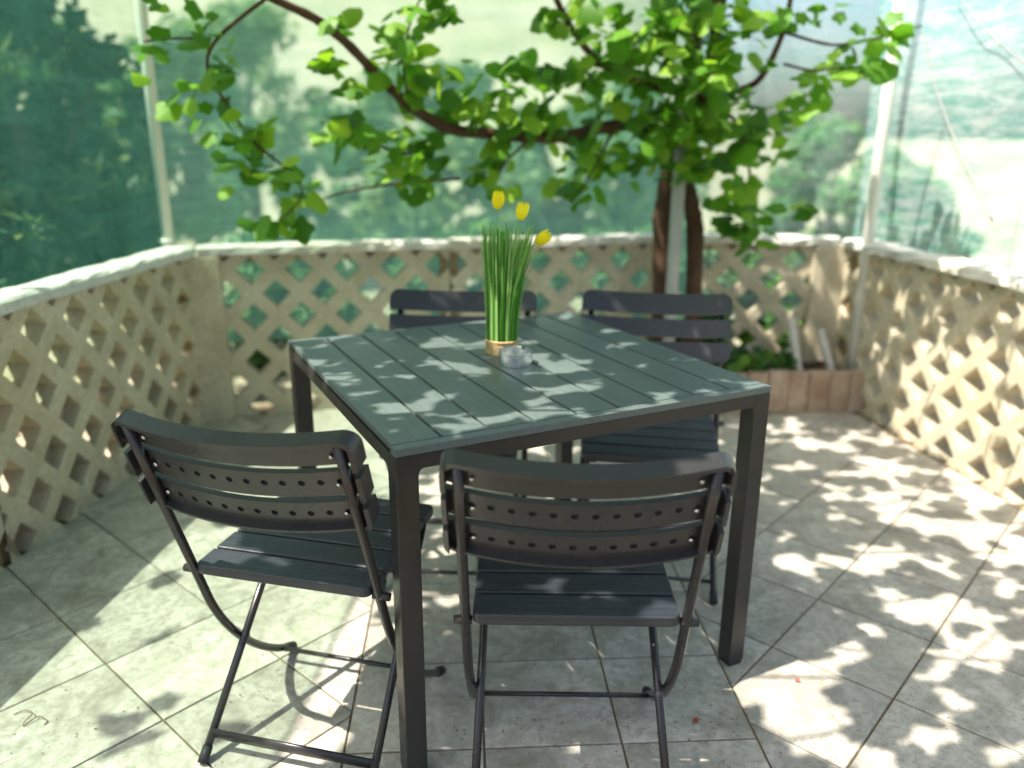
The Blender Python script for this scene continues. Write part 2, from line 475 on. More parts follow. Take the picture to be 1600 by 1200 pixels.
def rough_bar(L, y0, y1, z0, z1, amp, seg=0.06):
    """coping slab with slightly uneven edges"""
    n = max(2, int(L/seg)); V = []; F = []
    prof = [(y0, z0+.004), (y0+.004, z0), (y1, z0), (y1, z1-.01), (y1-.012, z1), (y0+.012, z1), (y0, z1-.01)]
    for i in range(n+1):
        x = L*i/n
        for (a, b) in prof:
            V.append((x, a+random.uniform(-amp, amp), b+random.uniform(-amp, amp)*0.7))
    q = len(prof)
    for i in range(n):
        for j in range(q):
            F.append((i*q+j, i*q+(j+1) % q, (i+1)*q+(j+1) % q, (i+1)*q+j)[::-1])
    F.append(tuple(range(q))); F.append(tuple(range((n+1)*q-1, n*q-1, -1)))
    return V, F

def wall(a, b, ph, label, piers, npan, amp=0.004, TH=TH):
    """a -> b along the inner face, outside on the left hand side"""
    d = b-a; L = d.length
    root = empty('lattice_wall', (a.x, a.y, 0), math.atan2(d.y, d.x), label=label, cat='wall')
    for i in range(npan):
        l = L/npan
        o = link('panel', lattice_mesh(l-0.004, ph+0.02*i, TH), M['lattice'], root, False)
        o.location = (l*i+0.002, 0.012, 0); bevel(o, 0.009, 2, 0.5)
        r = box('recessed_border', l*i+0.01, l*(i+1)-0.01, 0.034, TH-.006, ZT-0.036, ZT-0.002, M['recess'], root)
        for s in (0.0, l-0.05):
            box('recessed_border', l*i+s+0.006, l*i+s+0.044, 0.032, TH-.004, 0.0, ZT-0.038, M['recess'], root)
        vv, ff = rough_bar(l-0.003, -0.016, TH+.03, ZT, HC, amp)
        c = mk('coping', vv, ff, M['coping'], root, False); c.location.x = l*i+0.0015
    for (s, wd) in piers:
        box('pier', s, s+wd, -0.018, TH+.022, -0.02, ZT-0.001, M['lattice'], root, 0.008)
    return root

# outside must be on the local +y side: walk so that +y points away from the patio
wall(WL0, WL1, 0.05, 'cream lattice wall along the left side, below the dark trees', [], 2, 0.004, 0.092)
wall(WL1+Vector((0.02, 0.012)), WB1, 0.215, 'cream lattice wall across the back with greenery showing through its diamonds', [(-0.075, 0.165)], 2)
wall(WB1+Vector((0.10, 0.0)), WC1, 0.10, 'short lattice wall behind the brick planter, right of the vine trunk', [(0.61, 0.20)], 1)
wall(WC1+Vector((0.02, -0.02)), WR1, 0.06, 'sunlit lattice wall along the right side under a white coping', [], 2, 0.007, 0.088)

# ------------------------------------------------------------------ poles
def pole(x, y, z0, z1, r, mat, label, base=True):
    root = empty('pole', (x, y, z0), label=label, cat='pole', group='upright pipes around the patio')
    tube('pipe', [(0, 0, 0), (0, 0, (z1-z0)*.5), (0, 0, z1-z0)], r, mat, root, 16)
    tube('cap', [(0, 0, z1-z0), (0, 0, z1-z0+0.012)], r*1.08, mat, root, 16)
    if base: tube('collar', [(0, 0, 0), (0, 0, 0.03)], r*1.25, mat, root, 16)
    return root
pl = P(264, 392, 3.60)
pole(pl.x-0.005, 3.62, HC, 2.5, 0.024, M['pipe'], 'cream pipe rising from the left back corner of the walls')
pr = P(1357, 372, 3.86)
pole(pr.x, 3.86, 0.0, 2.5, 0.025, M['pipe'], 'cream pipe standing in the right back corner of the patio')
pm = P(1058, 330, 3.80)
pole(pm.x, 3.80, 0.0, 1.62, 0.030, M['grey_pipe'], 'pale grey post standing in front of the vine trunk')

# ------------------------------------------------------------------ planter
PX0, PX1, PYF = 0.62, 1.66, 3.66
pr_ = empty('planter', (PX0, PYF, 0), math.radians(4.5), label='low terracotta brick planter in the back right corner', cat='planter')
bx_ = 0.0; L_ = 1.13
bm_w = 0.098
me_b = None
for i in range(int(L_/0.102)):
    o = box('brick', 0, bm_w, 0, 0.055, 0, 0.205, M['brick'], pr_, 0.006) if me_b is None else link('brick', me_b, M['brick'], pr_)
    if me_b is None:
        apply_mods(o); me_b = o.data
    o.location = (i*0.102, random.uniform(-.004, .004), random.uniform(-.006, .004)); o.rotation_euler = (random.uniform(-.02, .02), 0, random.uniform(-.02, .02))
V = []; F = []
for i in range(20):
    for j in range(7):
        V.append((0.01+i*0.055, 0.06+j*0.052, 0.165+random.uniform(-.012, .018)))
for i in range(19):
    for j in range(6): F.append((i*7+j, (i+1)*7+j, (i+1)*7+j+1, i*7+j+1))
mk('soil', V, F, M['soil'], pr_, True)

# ------------------------------------------------------------------ table
TN = Vector((-0.211, 1.361)); TA = 0.46797; TS = 0.90; TH_ = 0.74; LW = 0.045
tb = empty('table', (TN.x, TN.y, 0), TA, label='square dark slatted garden table in the middle of the patio', cat='table')
e1 = Vector((math.cos(TA), math.sin(TA))); e2 = Vector((-math.sin(TA), math.cos(TA)))
for i in range(9):
    x0 = 0.003 + i*(TS-0.006)/9 + (0.0037 if i else 0); x1 = 0.003 + (i+1)*(TS-0.006)/9 - (0.0037 if i < 8 else 0)
    o = box('board', x0, x1, 0.0275, TS-0.0275, TH_-0.013, TH_, M['board'], tb, 0.0012)
for y0, y1 in ((0.0, 0.0250), (TS-0.0250, TS)):
    box('end_rail', 0, TS, y0, y1, TH_-0.016, TH_-0.0004, M['board'], tb, 0.0012)
AZ = 0.695; AT = TH_-0.0165
def apron_poly():
    r = 0.013; a, b = LW, TS-LW; p = [(a, AT), (a, AZ-r)]
    for k in range(1, 6): t = k/6*PI/2; p.append((a+r-r*math.cos(t), AZ-r+r*math.sin(t)))
    p += [(a+r, AZ), (b-r, AZ)]
    for k in range(1, 6): t = PI/2-k/6*PI/2; p.append((b-r+r*math.cos(t), AZ-r+r*math.sin(t)))
    p += [(b, AZ-r), (b, AT)]
    return p[::-1]
ap = apron_poly(); n_ = len(ap)
for side in range(4):
    V = [(s, 0.0006, z) for s, z in ap] + [(s, 0.0430, z) for s, z in ap]
    if side == 1: V = [(TS-y, x, z) for x, y, z in V]
    if side == 2: V = [(TS-x, TS-y, z) for x, y, z in V]
    if side == 3: V = [(y, TS-x, z) for x, y, z in V]
    mk('apron', V, [tuple(range(n_-1, -1, -1)), tuple(range(n_, 2*n_))] + [(i, (i+1) % n_, n_+(i+1) % n_, n_+i) for i in range(n_)], M['frame'], tb)
for lx in (0, TS-LW):
    for ly in (0, TS-LW):
        l = box('leg', lx, lx+LW, ly, ly+LW, 0.012, AT, M['frame'], tb, 0.002)
        box('foot', lx+.002, lx+LW-.002, ly+.002, ly+LW-.002, 0.0, 0.0125, M['rubber'], l, 0.002)

# ------------------------------------------------------------------ folding chairs
ZP, ZTOP, LEAN, TX = 0.432, 0.800, 0.135, 0.203
BW = 0.232; SAG = 0.040
def back_pt(u, v, wd):
    """u across, v height above the pivot along the leaning back, wd forward(-)/back(+) off the slat's front face"""
    ln = math.atan2(LEAN, ZTOP-ZP); ca, sa = math.cos(ln), math.sin(ln)
    arc = SAG*(1-(u/BW)**2)                       # bulges rearwards in the middle
    tl = 2*SAG*u/BW**2                            # slope of the arc, to turn the end flanges
    off = -(wd + arc) + 0.030                     # forward offset from the tube line
    uu = u + wd*tl*0.0
    return (uu, -v*sa + off*ca, ZP + v*ca + off*sa)

def slat_mesh(v0, v1, tp, d_top, d_bot, d_end, rnd_top, rnd_bot, holes, nm):
    tf = 0.0085; N = 40
    us = sorted(set([-BW, -BW+0.0035, -BW+tf, -BW+tf+0.0006] + [-BW + (2*BW)*i/N for i in range(2, N-1)] + [BW-tf-0.0006, BW-tf, BW-0.0035, BW]))
    if rnd_top or rnd_bot:
        us = sorted(set(us + [s*(BW-q) for s in (-1, 1) for q in (0.0012, 0.0055, 0.014, 0.019, 0.026)]))
    V = []; F = []
    for u in us:
        q = BW-abs(u); e = q < tf+0.0003
        def cut(r): return 0.0 if (not r or q >= r) else r - math.sqrt(max(r*r-(r-q)**2, 0))
        lo, hi = v0+cut(rnd_bot), v1-cut(rnd_top)
        dt, db = (d_end, d_end) if e else (d_top, d_bot)
        def inner(r): 
            qq = q-tf
            return 0.0 if (not r or qq >= r-tf) else (r-tf) - math.sqrt(max((r-tf)**2-(r-tf-max(qq, 0))**2, 0))
        if e: nl, nh = (lo+hi)/2-0.0002, (lo+hi)/2+0.0002
        else: nl, nh = v0+tf*0.6+inner(rnd_bot), v1-tf-inner(rnd_top)
        nl = max(nl, lo+0.0008); nh = min(nh, hi-0.0008)
        if nh < nl+0.0003: nh = nl+0.0003
        w_in = d_end-0.0005 if e else tp
        for (vv, ww) in ((lo, 0), (hi, 0), (hi, dt), (nh, dt), (nh, w_in), (nl, w_in), (nl, db), (lo, db)):
            V.append(back_pt(u, vv, ww))
    q = 8
    for i in range(len(us)-1):
        for j in range(q):
            F.append((i*q+j, i*q+(j+1) % q, (i+1)*q+(j+1) % q, (i+1)*q+j))
    F.append(tuple(range(q-1, -1, -1))); F.append(tuple(range((len(us)-1)*q, len(us)*q)))
    o = mk(nm, V, F, M['backslat'])
    bm = bmesh.new(); bm.from_mesh(o.data); bmesh.ops.recalc_face_normals(bm, faces=bm.faces); bm.to_mesh(o.data); bm.free()
    if holes:
        hv = []; hf = []
        vm = (v0+v1)/2 + 0.004
        for k in range(12):
            u = -BW*0.80 + 2*BW*0.80*k/11
            a = Vector(back_pt(u, vm, 0.0055)); b = Vector(back_pt(u, vm, 0.03))
            vv, ff = sweep([a, b], 0.0064, 12); o2 = len(hv); hv += vv; hf += [tuple(x+o2 for x in g) for g in ff]
        cut_o = mk('cutter', hv, hf, None)
        bo = o.modifiers.new('holes', 'BOOLEAN'); bo.operation = 'DIFFERENCE'; bo.object = cut_o; bo.solver = 'EXACT'
        apply_mods(o)
        bpy.data.objects.remove(cut_o)
    me = o.data; bpy.data.objects.remove(o)
    return me

SL = [('top', slat_mesh(0.334, 0.400, 0.011, 0.036, 0.011, 0.040, 0.030, 0, False, 'back_slat')),
      ('mid', slat_mesh(0.262, 0.319, 0.011, 0.0115, 0.011, 0.038, 0, 0, True, 'back_slat')),
      ('low', slat_mesh(0.186, 0.247, 0.011, 0.0115, 0.026, 0.038, 0, 0.020, True, 'back_slat'))]

def make_chair():
    root = empty('folding_chair', (0, 0, 0), cat='chair', group='dark folding chairs around the table')
    for nm, me in SL:
        o = link('back_slat', me, M['backslat'], root); bevel(o, 0.0022, 2, 0.7)
        for s in (-1, 1):
            vm = {'top': 0.354, 'mid': 0.289, 'low': 0.219}[nm]
            a = Vector(back_pt(s*(TX-0.021), vm, 0.012)); b = Vector(back_pt(s*(TX-0.021), vm, 0.0165))
            tube('screw', [a, b], 0.0042, M['screw'], o, 8)
    # side tubes: from the back down through the pivot, then curving forward to the front feet
    dn = Vector((0, LEAN, -(ZTOP-ZP))).normalized()
    for s in (-1, 1):
        top = Vector((s*TX, -LEAN*1.01, ZTOP-0.003)); piv = Vector((s*TX, 0, ZP))
        low = piv+dn*0.085
        foot = Vector((s*TX, 0.345, 0.012))
        path = [top, top*0.5+piv*0.5, piv, low] + bez(low, low+dn*0.13, foot+Vector((0, -0.15, 0.075)), foot, 24)[1:]
        t = tube('side_tube', path, 0.0095, M['steel_tube'], root, 14, 1.0)
        a = path[-2]; b = path[-1]; d = (b-a).normalized()
        tube('foot_cap', [b-d*0.032, b+d*0.004], 0.0115, M['rubber'], t, 12)
        tube('pivot_knob', [(s*(TX-0.012), 0.0, ZP-0.002), (s*(TX+0.022), 0.0, ZP-0.002)], 0.0085, M['steel_tube'], root, 12)
    # straight frame: seat front to rear feet
    for s in (-1, 1):
        a = Vector((s*0.174, 0.325, 0.418)); b = Vector((s*0.190, -0.066, 0.008))
        t = tube('straight_leg', [a, a*.5+b*.5, b], 0.0088, M['steel_tube'], root, 14)
        d = (b-a).normalized(); tube('foot_cap', [b-d*0.03, b+d*0.004], 0.0108, M['rubber'], t, 12)
        # the scissor pin where the two frames cross
        pt = min((q for q in path[3:]), key=lambda q: abs(q.y-(-0.066+(q.z-0.008)/(0.418-0.008)*0.391)))
        tube('scissor_pin', [(s*0.176, pt.y, pt.z), (s*(TX+.003), pt.y, pt.z)], 0.006, M['steel_tube'], root, 10)
    a = Vector((0, 0.325, 0.418)); b = Vector((0, -0.066, 0.008))
    c = a+(b-a)*0.90
    v_, f_ = sweep([(-0.187, c.y, c.z), (0.187, c.y, c.z)], 0.012, 12, True, 0.55)
    mk('rear_crossbar', v_, f_, M['steel_tube'], root, True)
    tube('front_crossbar', [(-TX, 0.29, 0.043), (0, 0.29, 0.043), (TX, 0.29, 0.043)], 0.006, M['steel_tube'], root, 10)
    tube('seat_front_bar', [(-0.174, 0.325, 0.418), (0.174, 0.325, 0.418)], 0.0075, M['steel_tube'], root, 10)
    # seat
    n = 5; pit = 0.0785
    for i in range(n):
        y0 = -0.018+i*pit; y1 = y0+0.0708; x = 0.190
        r = 0.018; pts = []
        def corner(cx, cy, a0):
            for k in range(5):
                t = a0+k/4*PI/2; pts.append((cx+r*math.cos(t), cy+r*math.sin(t)))
        # rounded outer corners on the first and last slats
        if i == 0: corner(-x+r, y0+r, PI); corner(x-r, y0+r, 1.5*PI)
        else: pts += [(-x, y0), (x, y0)]
        if i == n-1: corner(x-r, y1-r, 0); corner(-x+r, y1-r, PI/2)
        else: pts += [(x, y1), (-x, y1)]
        k = len(pts); zt = 0.452; zb = 0.430
        V = [(p[0], p[1], zb) for p in pts]+[(p[0], p[1], zt) for p in pts]
        o = mk('seat_slat', V, [tuple(range(k-1, -1, -1)), tuple(range(k, 2*k))]+[(j, (j+1) % k, k+(j+1) % k, k+j) for j in range(k)], M['slat'], root)
        bevel(o, 0.0035, 3, 0.7)
    for s in (-1, 1):
        box('seat_rail', s*0.155-0.009, s*0.155+0.009, 0.035, 0.345, 0.414, 0.4295, M['frame'], root, 0.002)
    return root

def copy_tree(o, parent=None):
    c = o.copy(); C.objects.link(c); c.parent = parent
    for ch in list(o.children): copy_tree(ch, c)
    return c

chair = make_chair()
spots = [((0.120, 1.297), (0.012, 1.0), 'dark folding chair nearest the camera, its curved back facing us'),
         ((-0.452, 1.428), (0.24, 0.97), 'dark folding chair left of the near table leg, turned three-quarters away'),
         ((-0.160, 2.420), (-0.0436, -0.999), 'dark folding chair behind the table, partly hidden by the grass decoration'),
         ((0.435, 2.405), (-0.16, -0.987), 'dark folding chair behind the table on the right, in front of the vine trunk')]
for i, (pos, f, lab) in enumerate(spots):
    o = chair if i == 0 else copy_tree(chair)
    o.location = (pos[0], pos[1], 0); o.rotation_euler = (0, 0, math.atan2(-f[0], f[1])); o['label'] = lab

# ------------------------------------------------------------------ grass decoration with yellow flowers
gx, gy = -0.027, 2.055
gd = empty('grass_decoration', (gx, gy, TH_), label='bundle of artificial grass with yellow flowers tied with rope on the table', cat='decoration')
V = []; F = []
for i in range(480):
    a = random.uniform(0, 2*PI); q = math.sqrt(random.random()); r0 = 0.0395*q
    h = random.uniform(0.20, 0.325) if random.random() < .35 else random.uniform(0.285, 0.33)
    lean = 0.020*q*random.uniform(0.2, 1.2)
    lx = math.cos(a)*lean + (0.058 if math.cos(a) > 0.1 and q > .45 else 0.0)*random.random()
    ly = math.sin(a)*lean
    tw = random.uniform(0, PI); wd = random.uniform(0.0014, 0.0028)
    k = len(V)
    for s in range(6):
        t = s/5; z = 0.004+h*t
        bend = 0.35*t+0.65*t*t*t
        cx = math.cos(a)*r0*(1-.08*t)+lx*bend; cy = math.sin(a)*r0*(1-.08*t)+ly*bend
        ww = wd*(1-0.75*max(0, t-0.35)/0.65)
        V.append((cx-math.cos(tw)*ww, cy-math.sin(tw)*ww, z)); V.append((cx+math.cos(tw)*ww, cy+math.sin(tw)*ww, z))
        if s: F.append((k+2*s-2, k+2*s-1, k+2*s+1, k+2*s))
bl = mk('blades', V, F, M['grass'], gd); setp(bl, kind='stuff')
for i in range(6):
    z = 0.0035+i*0.0061; n = 28; r = 0.0415+random.uniform(-.0006, .0006)
    pts = [(math.cos(2*PI*k/n)*r, math.sin(2*PI*k/n)*r, z+0.0006*math.sin(2*PI*k/n+i)) for k in range(n)]
    V = []; F = []
    for k in range(n):
        for j in range(8):
            b = 2*PI*j/8; rr = r+0.0029*math.cos(b); V.append((math.cos(2*PI*k/n)*rr, math.sin(2*PI*k/n)*rr, pts[k][2]+0.0029*math.sin(b)))
    for k in range(n):
        for j in range(8): F.append((k*8+j, ((k+1) % n)*8+j, ((k+1) % n)*8+(j+1) % 8, k*8+(j+1) % 8))
    mk('rope_turn', V, F, M['rope'], gd, True)
V, F = sweep([(0, 0, 0.0), (0, 0, 0.0375)], 0.038, 24); mk('base', V, F, M['soil'], gd)

def flower(tip, tilt):
    """bell of six cupped petals on a thin stem"""
    tip = Vector(tip); root_pt = Vector((tip.x*0.35, tip.y*0.35, 0.05))
    st = tube('flower_stem', bez(root_pt, root_pt+Vector((0, 0, .12)), tip-Vector(tilt)*0.10, tip-Vector(tilt)*0.012, 10), 0.0011, M['grass'], gd, 6)
    ax = Vector(tilt).normalized(); qn = ax.to_track_quat('Z', 'Y')
    prof = [(0.002, -0.021), (0.0095, -0.0175), (0.0145, -0.008), (0.0165, 0.002), (0.0158, 0.012), (0.0130, 0.0195), (0.0085, 0.0255)]
    wid = [0.35, 0.8, 1.0, 1.0, 0.85, 0.6, 0.12]
    for k in range(6):
        V = []; F = []; sc = 1.0 if k % 2 else 0.90; jit = random.uniform(-.06, .06); flare = random.uniform(0.0, 0.004)
        for i, (r, z) in enumerate(prof):
            for j in range(7):
                u = -1+j/3; a = k*PI/3+jit+u*0.66*wid[i]
                rr = (r*(1-0.10*u*u)+flare*max(0, i-3)/3)*sc
                V.append(tip + qn @ Vector((math.cos(a)*rr, math.sin(a)*rr, z-0.0025*u*u*(i/6))))
        for i in range(len(prof)-1):
            for j in range(6): F.append((i*7+j, i*7+j+1, (i+1)*7+j+1, (i+1)*7+j))
        mk('petal', V, F, M['petal'], gd, True)
for (px, py, tl) in ((778, 314, (0.1, -0.1, 1)), (816, 331, (0.25, 0.1, 1)), (847, 373, (0.75, -0.35, 0.62))):
    q = P(px, py, gy); flower((q.x-gx, 0.0, q.z-TH_), tl)

# ------------------------------------------------------------------ ashtray
at = empty('ashtray', (0.008, 1.942, TH_), label='round brushed steel ashtray beside the grass decoration', cat='ashtray')
R_, HT = 0.0420, 0.034; N_ = 72
V = []; F = []
notch = [math.radians(62)]
def topz(a):
    z = HT
    for c in notch:
        d = abs((a-c+PI) % (2*PI)-PI)*R_
        if d < 0.0052: z = min(z, HT-0.0105+ (d/0.0052)**4*0.009)
    return z
prof = ['o0', 'o1', 'i1', 'i0', 'c']
for k in range(N_):
    a = 2*PI*k/N_; c, s = math.cos(a), math.sin(a); tz = topz(a)
    for (r, z) in ((R_-0.0015, 0.0), (R_, 0.0016), (R_, tz-0.0005), (R_-0.0006, tz), (R_-0.0012, tz-0.0005), (R_-0.0012, 0.003)):
        V.append((c*r, s*r, z))
for k in range(N_):
    for j in range(5):
        F.append((k*6+j, ((k+1) % N_)*6+j, ((k+1) % N_)*6+j+1, k*6+j+1))
es = mk('rim_wall', V, F, M['steel'], at, True).modifiers.new('sharp', 'EDGE_SPLIT'); es.split_angle = 0.6
V, F = sweep([(0, 0, 0.0005), (0, 0, 0.003)], R_-0.0013, 48); mk('bottom', V, F, M['steel'], at)

# ------------------------------------------------------------------ vine
def leaf_shape(seed, lobes=5):
    """palmate leaf in the xy plane, stalk at the origin, tip along +y, unit width"""
    r = random.Random(seed); V = [(0, 0.0, 0)]; outline = []
    n = 20
    for k in range(n+1):
        a = -0.86*PI + 1.72*PI*k/n
        lob = 0.5*(1+math.cos(lobes*a/1.0))
        rad = 0.40+0.13*lob+0.10*math.cos(a) + r.uniform(-.025, .025)
        outline.append((math.sin(a)*rad, 0.30+math.cos(a)*rad))
    V.append((0, 0.30, 0.03))
    fold = r.uniform(0.05, 0.28); cup = r.uniform(-0.25, 0.15)
    for (x, y) in outline:
        V.append((x, y, -fold*abs(x) + cup*(x*x+(y-.3)**2) + r.uniform(-.02, .02)))
    F = [(1, 2+k+1, 2+k) for k in range(n)] + [(0, 1, 2), (0, 2+n, 1)]
    return V, F
LEAVES = []
for s in range(6):
    v, f = leaf_shape(100+s, 5 if s % 2 else 3)
    me = bpy.data.meshes.new('leaf'); me.from_pydata(v, [], f); me.materials.append(M['leaf'])
    me.polygons.foreach_set('use_smooth', [True]*len(me.polygons)); LEAVES.append((me, np.array(v), f))

tr_base = Vector((P(1075, 430, 3.88).x, 3.88, 0.16))
vine = empty('vine', tr_base, label='leafy vine with twisted brown trunk climbing over the back wall', cat='vine')
def loc(p): return Vector(p)-tr_base
# two stems
s1 = [Vector((P(1042, 440, 3.92).x, 3.92, 0.14)), P(1036, 370, 3.92), P(1040, 310, 3.90), P(1050, 255, 3.88), P(1062, 180, 3.84), P(1080, 90, 3.78), P(1096, 0, 3.7), P(1100, -90, 3.6)]
s2 = [Vector((P(1090, 440, 3.87).x, 3.87, 0.14)), P(1086, 380, 3.87), P(1080, 320, 3.85), P(1072, 270, 3.85), P(1084, 200, 3.80), P(1108, 120, 3.7), P(1120, 40, 3.6), P(1130, -60, 3.5)]
for st, r0, r1 in ((s1, 0.052, 0.030), (s2, 0.042, 0.026)):
    pts = [loc(p) for p in smoothpath(st, 5)]
    rr = [(r0+(r1-r0)*i/(len(pts)-1))*(1+random.uniform(-.10, .14)) for i in range(len(pts))]
    tube('trunk', pts, rr, M['bark'], vine, 12)
br_main = [P(1060, 225, 3.85), P(1010, 196, 3.75), P(950, 198, 3.66), P(890, 212, 3.58), P(830, 214, 3.50), P(760, 208, 3.44), P(700, 200, 3.38), P(640, 165, 3.30), P(585, 112, 3.22), P(540, 66, 3.14), P(490, 28, 3.05), P(420, -6, 2.95), P(340, -60, 2.80)]
branches = [(br_main, 0.030, 0.013),
            ([P(1085, 150, 3.78), P(1000, 130, 3.65), P(940, 100, 3.55), P(900, 55, 3.45), P(870, 0, 3.35), P(850, -60, 3.2)], 0.018, 0.011),
            ([P(1110, 150, 3.75), P(1180, 130, 3.6), P(1220, 60, 3.5), P(1235, 0, 3.4), P(1240, -60, 3.3)], 0.016, 0.008),
            ([P(1225, 50, 3.5), P(1300, 70, 3.4), P(1370, 60, 3.3), P(1440, 40, 3.2)], 0.007, 0.003),
            ([P(1225, 100, 3.55), P(1270, 110, 3.45), P(1320, 105, 3.4)], 0.006, 0.003),
            ([P(830, 214, 3.50), P(790, 255, 3.46), P(770, 290, 3.42)], 0.007, 0.003),
            ([P(960, 200, 3.66), P(930, 260, 3.6), P(900, 310, 3.55)], 0.008, 0.003),
            ([P(720, 280, 3.4), P(640, 285, 3.35), P(540, 300, 3.3), P(470, 325, 3.2)], 0.006, 0.003),
            ([P(700, 200, 3.38), P(640, 240, 3.3), P(560, 215, 3.22), P(500, 190, 3.15)], 0.007, 0.003),
            ([P(420, -6, 2.95), P(340, 60, 2.95), P(325, 110, 2.97), P(360, 170, 3.0), P(400, 225, 3.02), P(460, 275, 3.05), P(470, 310, 3.06), P(430, 350, 3.06)], 0.007, 0.003),
            ([P(330, 60, 2.95), P(270, 60, 2.93), P(225, 65, 2.92)], 0.005, 0.003),
            ([P(640, 165, 3.30), P(630, 100, 3.25), P(640, 40, 3.2), P(660, -10, 3.15)], 0.006, 0.003),
            ([P(1110, 170, 3.75), P(1150, 190, 3.68), P(1170, 260, 3.64), P(1175, 330, 3.62), P(1170, 390, 3.62)], 0.010, 0.004)]
for path, r0, r1 in branches:
    pts = [loc(p) for p in smoothpath(path, 5)]
    tube('branch', pts, [r0+(r1-r0)*i/(len(pts)-1)+r1*random.uniform(-.08, .12) for i in range(len(pts))], M['bark'], vine, 8)

# leaves: (px, py, depth, spread px x, y, number)
clusters = [
 (240, 78, 2.92, 22, 26, 4), (325, 62, 2.95, 28, 22, 5), (335, 115, 2.97, 36, 26, 7), (290, 170, 2.95, 26, 24, 3), (360, 190, 3.0, 26, 28, 5),
 (400, 228, 3.02, 26, 26, 6), (450, 268, 3.05, 28, 20, 6), (350, 275, 3.0, 14, 22, 2), (470, 305, 3.05, 18, 20, 3), (430, 345, 3.06, 30, 16, 5), (400, 205, 2.97, 30, 40, 4),
 (262, 5, 2.9, 24, 10, 2), (535, 195, 3.2, 40, 18, 7), (590, 215, 3.25, 40, 22, 8), (640, 245, 3.3, 30, 28, 8), (650, 285, 3.35, 30, 14, 4), (600, 260, 3.3, 20, 22, 4),
 (520, 92, 3.1, 14, 20, 3), (540, 135, 3.15, 18, 12, 3), (610, 60, 3.2, 30, 24, 4), (530, 28, 3.08, 18, 14, 3), (650, 25, 3.18, 32, 18, 6), (690, 5, 3.15, 20, 12, 3),
 (635, 85, 3.25, 18, 30, 5), (660, 120, 3.28, 26, 26, 6), (590, 100, 3.22, 22, 20, 3), (710, 130, 3.35, 40, 30, 9), (730, 170, 3.4, 40, 26, 10), (680, 170, 3.36, 30, 24, 5),
 (775, 240, 3.46, 34, 36, 10), (770, 280, 3.44, 26, 16, 5), (790, 170, 3.45, 30, 40, 9), (820, 120, 3.5, 40, 20, 7), (800, 105, 3.48, 20, 14, 3), (850, 180, 3.52, 34, 26, 9),
 (880, 110, 3.5, 40, 30, 8), (870, 30, 3.42, 28, 26, 7), (920, 30, 3.45, 40, 30, 9), (960, 80, 3.55, 40, 34, 12), (920, 150, 3.58, 40, 30, 12), (990, 150, 3.65, 46, 34, 15),
 (930, 240, 3.6, 44, 28, 13), (900, 295, 3.56, 32, 18, 8), (980, 240, 3.66, 34, 24, 8), (1010, 60, 3.6, 40, 40, 12), (1070, 30, 3.62, 40, 40, 11), (1060, 120, 3.7, 40, 34, 13),
 (1100, 190, 3.72, 40, 30, 13), (1050, 215, 3.72, 30, 20, 8), (1150, 170, 3.68, 44, 30, 12), (1190, 30, 3.5, 34, 24, 7), (1240, 20, 3.45, 26, 18, 4), (1205, 90, 3.55, 18, 18, 2),
 (1290, 20, 3.4, 36, 16, 3), (1390, 55, 3.3, 40, 18, 7), (1330, 105, 3.4, 36, 14, 7), (1285, 112, 3.45, 20, 12, 3), (1262, 160, 3.5, 18, 18, 4), (1165, 235, 3.66, 30, 30, 9),
 (1045, 60, 3.45, 60, 50, 12), (1095, 150, 3.5, 50, 50, 14), (1040, 190, 3.55, 50, 40, 10), (1100, 250, 3.7, 40, 26, 8), (1060, 265, 3.75, 36, 16, 6), (1120, 20, 3.45, 40, 36, 8),
 (1118, 60, 3.35, 22, 60, 9), (1112, 130, 3.4, 26, 40, 8), (1075, 20, 3.35, 40, 30, 7), (1160, 60, 3.5, 24, 30, 4),
 (1160, 290, 3.64, 30, 30, 9), (1175, 340, 3.63, 30, 22, 8), (1210, 190, 3.6, 30, 20, 5), (1130, 330, 3.66, 20, 40, 6), (1180, 385, 3.62, 20, 14, 3), (1235, 235, 3.58, 16, 14, 2), (1240, 320, 3.6, 16, 14, 2)]
LV = []
for (px, py, d, sx, sy, n) in clusters:
    for _ in range(int(round(n*2.1))):
        x = px+random.gauss(0, sx*.62); y = py+random.gauss(0, sy*.62); dd = d+random.gauss(0, 0.09)
        LV.append(P(x, y, dd))
random.shuffle(LV)
def leaf_mat(p, s, hang=0.55):
    """leaf blades face up and outward, tips hanging"""
    nrm = Vector((random.gauss(-.15, .55), random.gauss(-.45, .5), random.gauss(0.75, .35))).normalized()
    tip = Vector((random.gauss(0, .7), random.gauss(-.1, .6), -hang+random.gauss(0, .35)))
    tip = (tip-nrm*tip.dot(nrm)).normalized(); x = tip.cross(nrm).normalized()
    m = Matrix(((x.x, tip.x, nrm.x, p.x), (x.y, tip.y, nrm.y, p.y), (x.z, tip.z, nrm.z, p.z), (0, 0, 0, 1)))
    return m @ Matrix.Diagonal((s, s, s, 1))
rest = []
for i, p in enumerate(LV):
    s = random.choice((random.uniform(0.045, 0.075), random.uniform(0.07, 0.115))); mt = leaf_mat(loc(p), s)
    if i < 300:
        me, _, _ = LEAVES[i % 6]
        o = bpy.data.objects.new('leaf', me); C.objects.link(o); o.parent = vine; o.matrix_local = mt
    else: rest.append(mt)

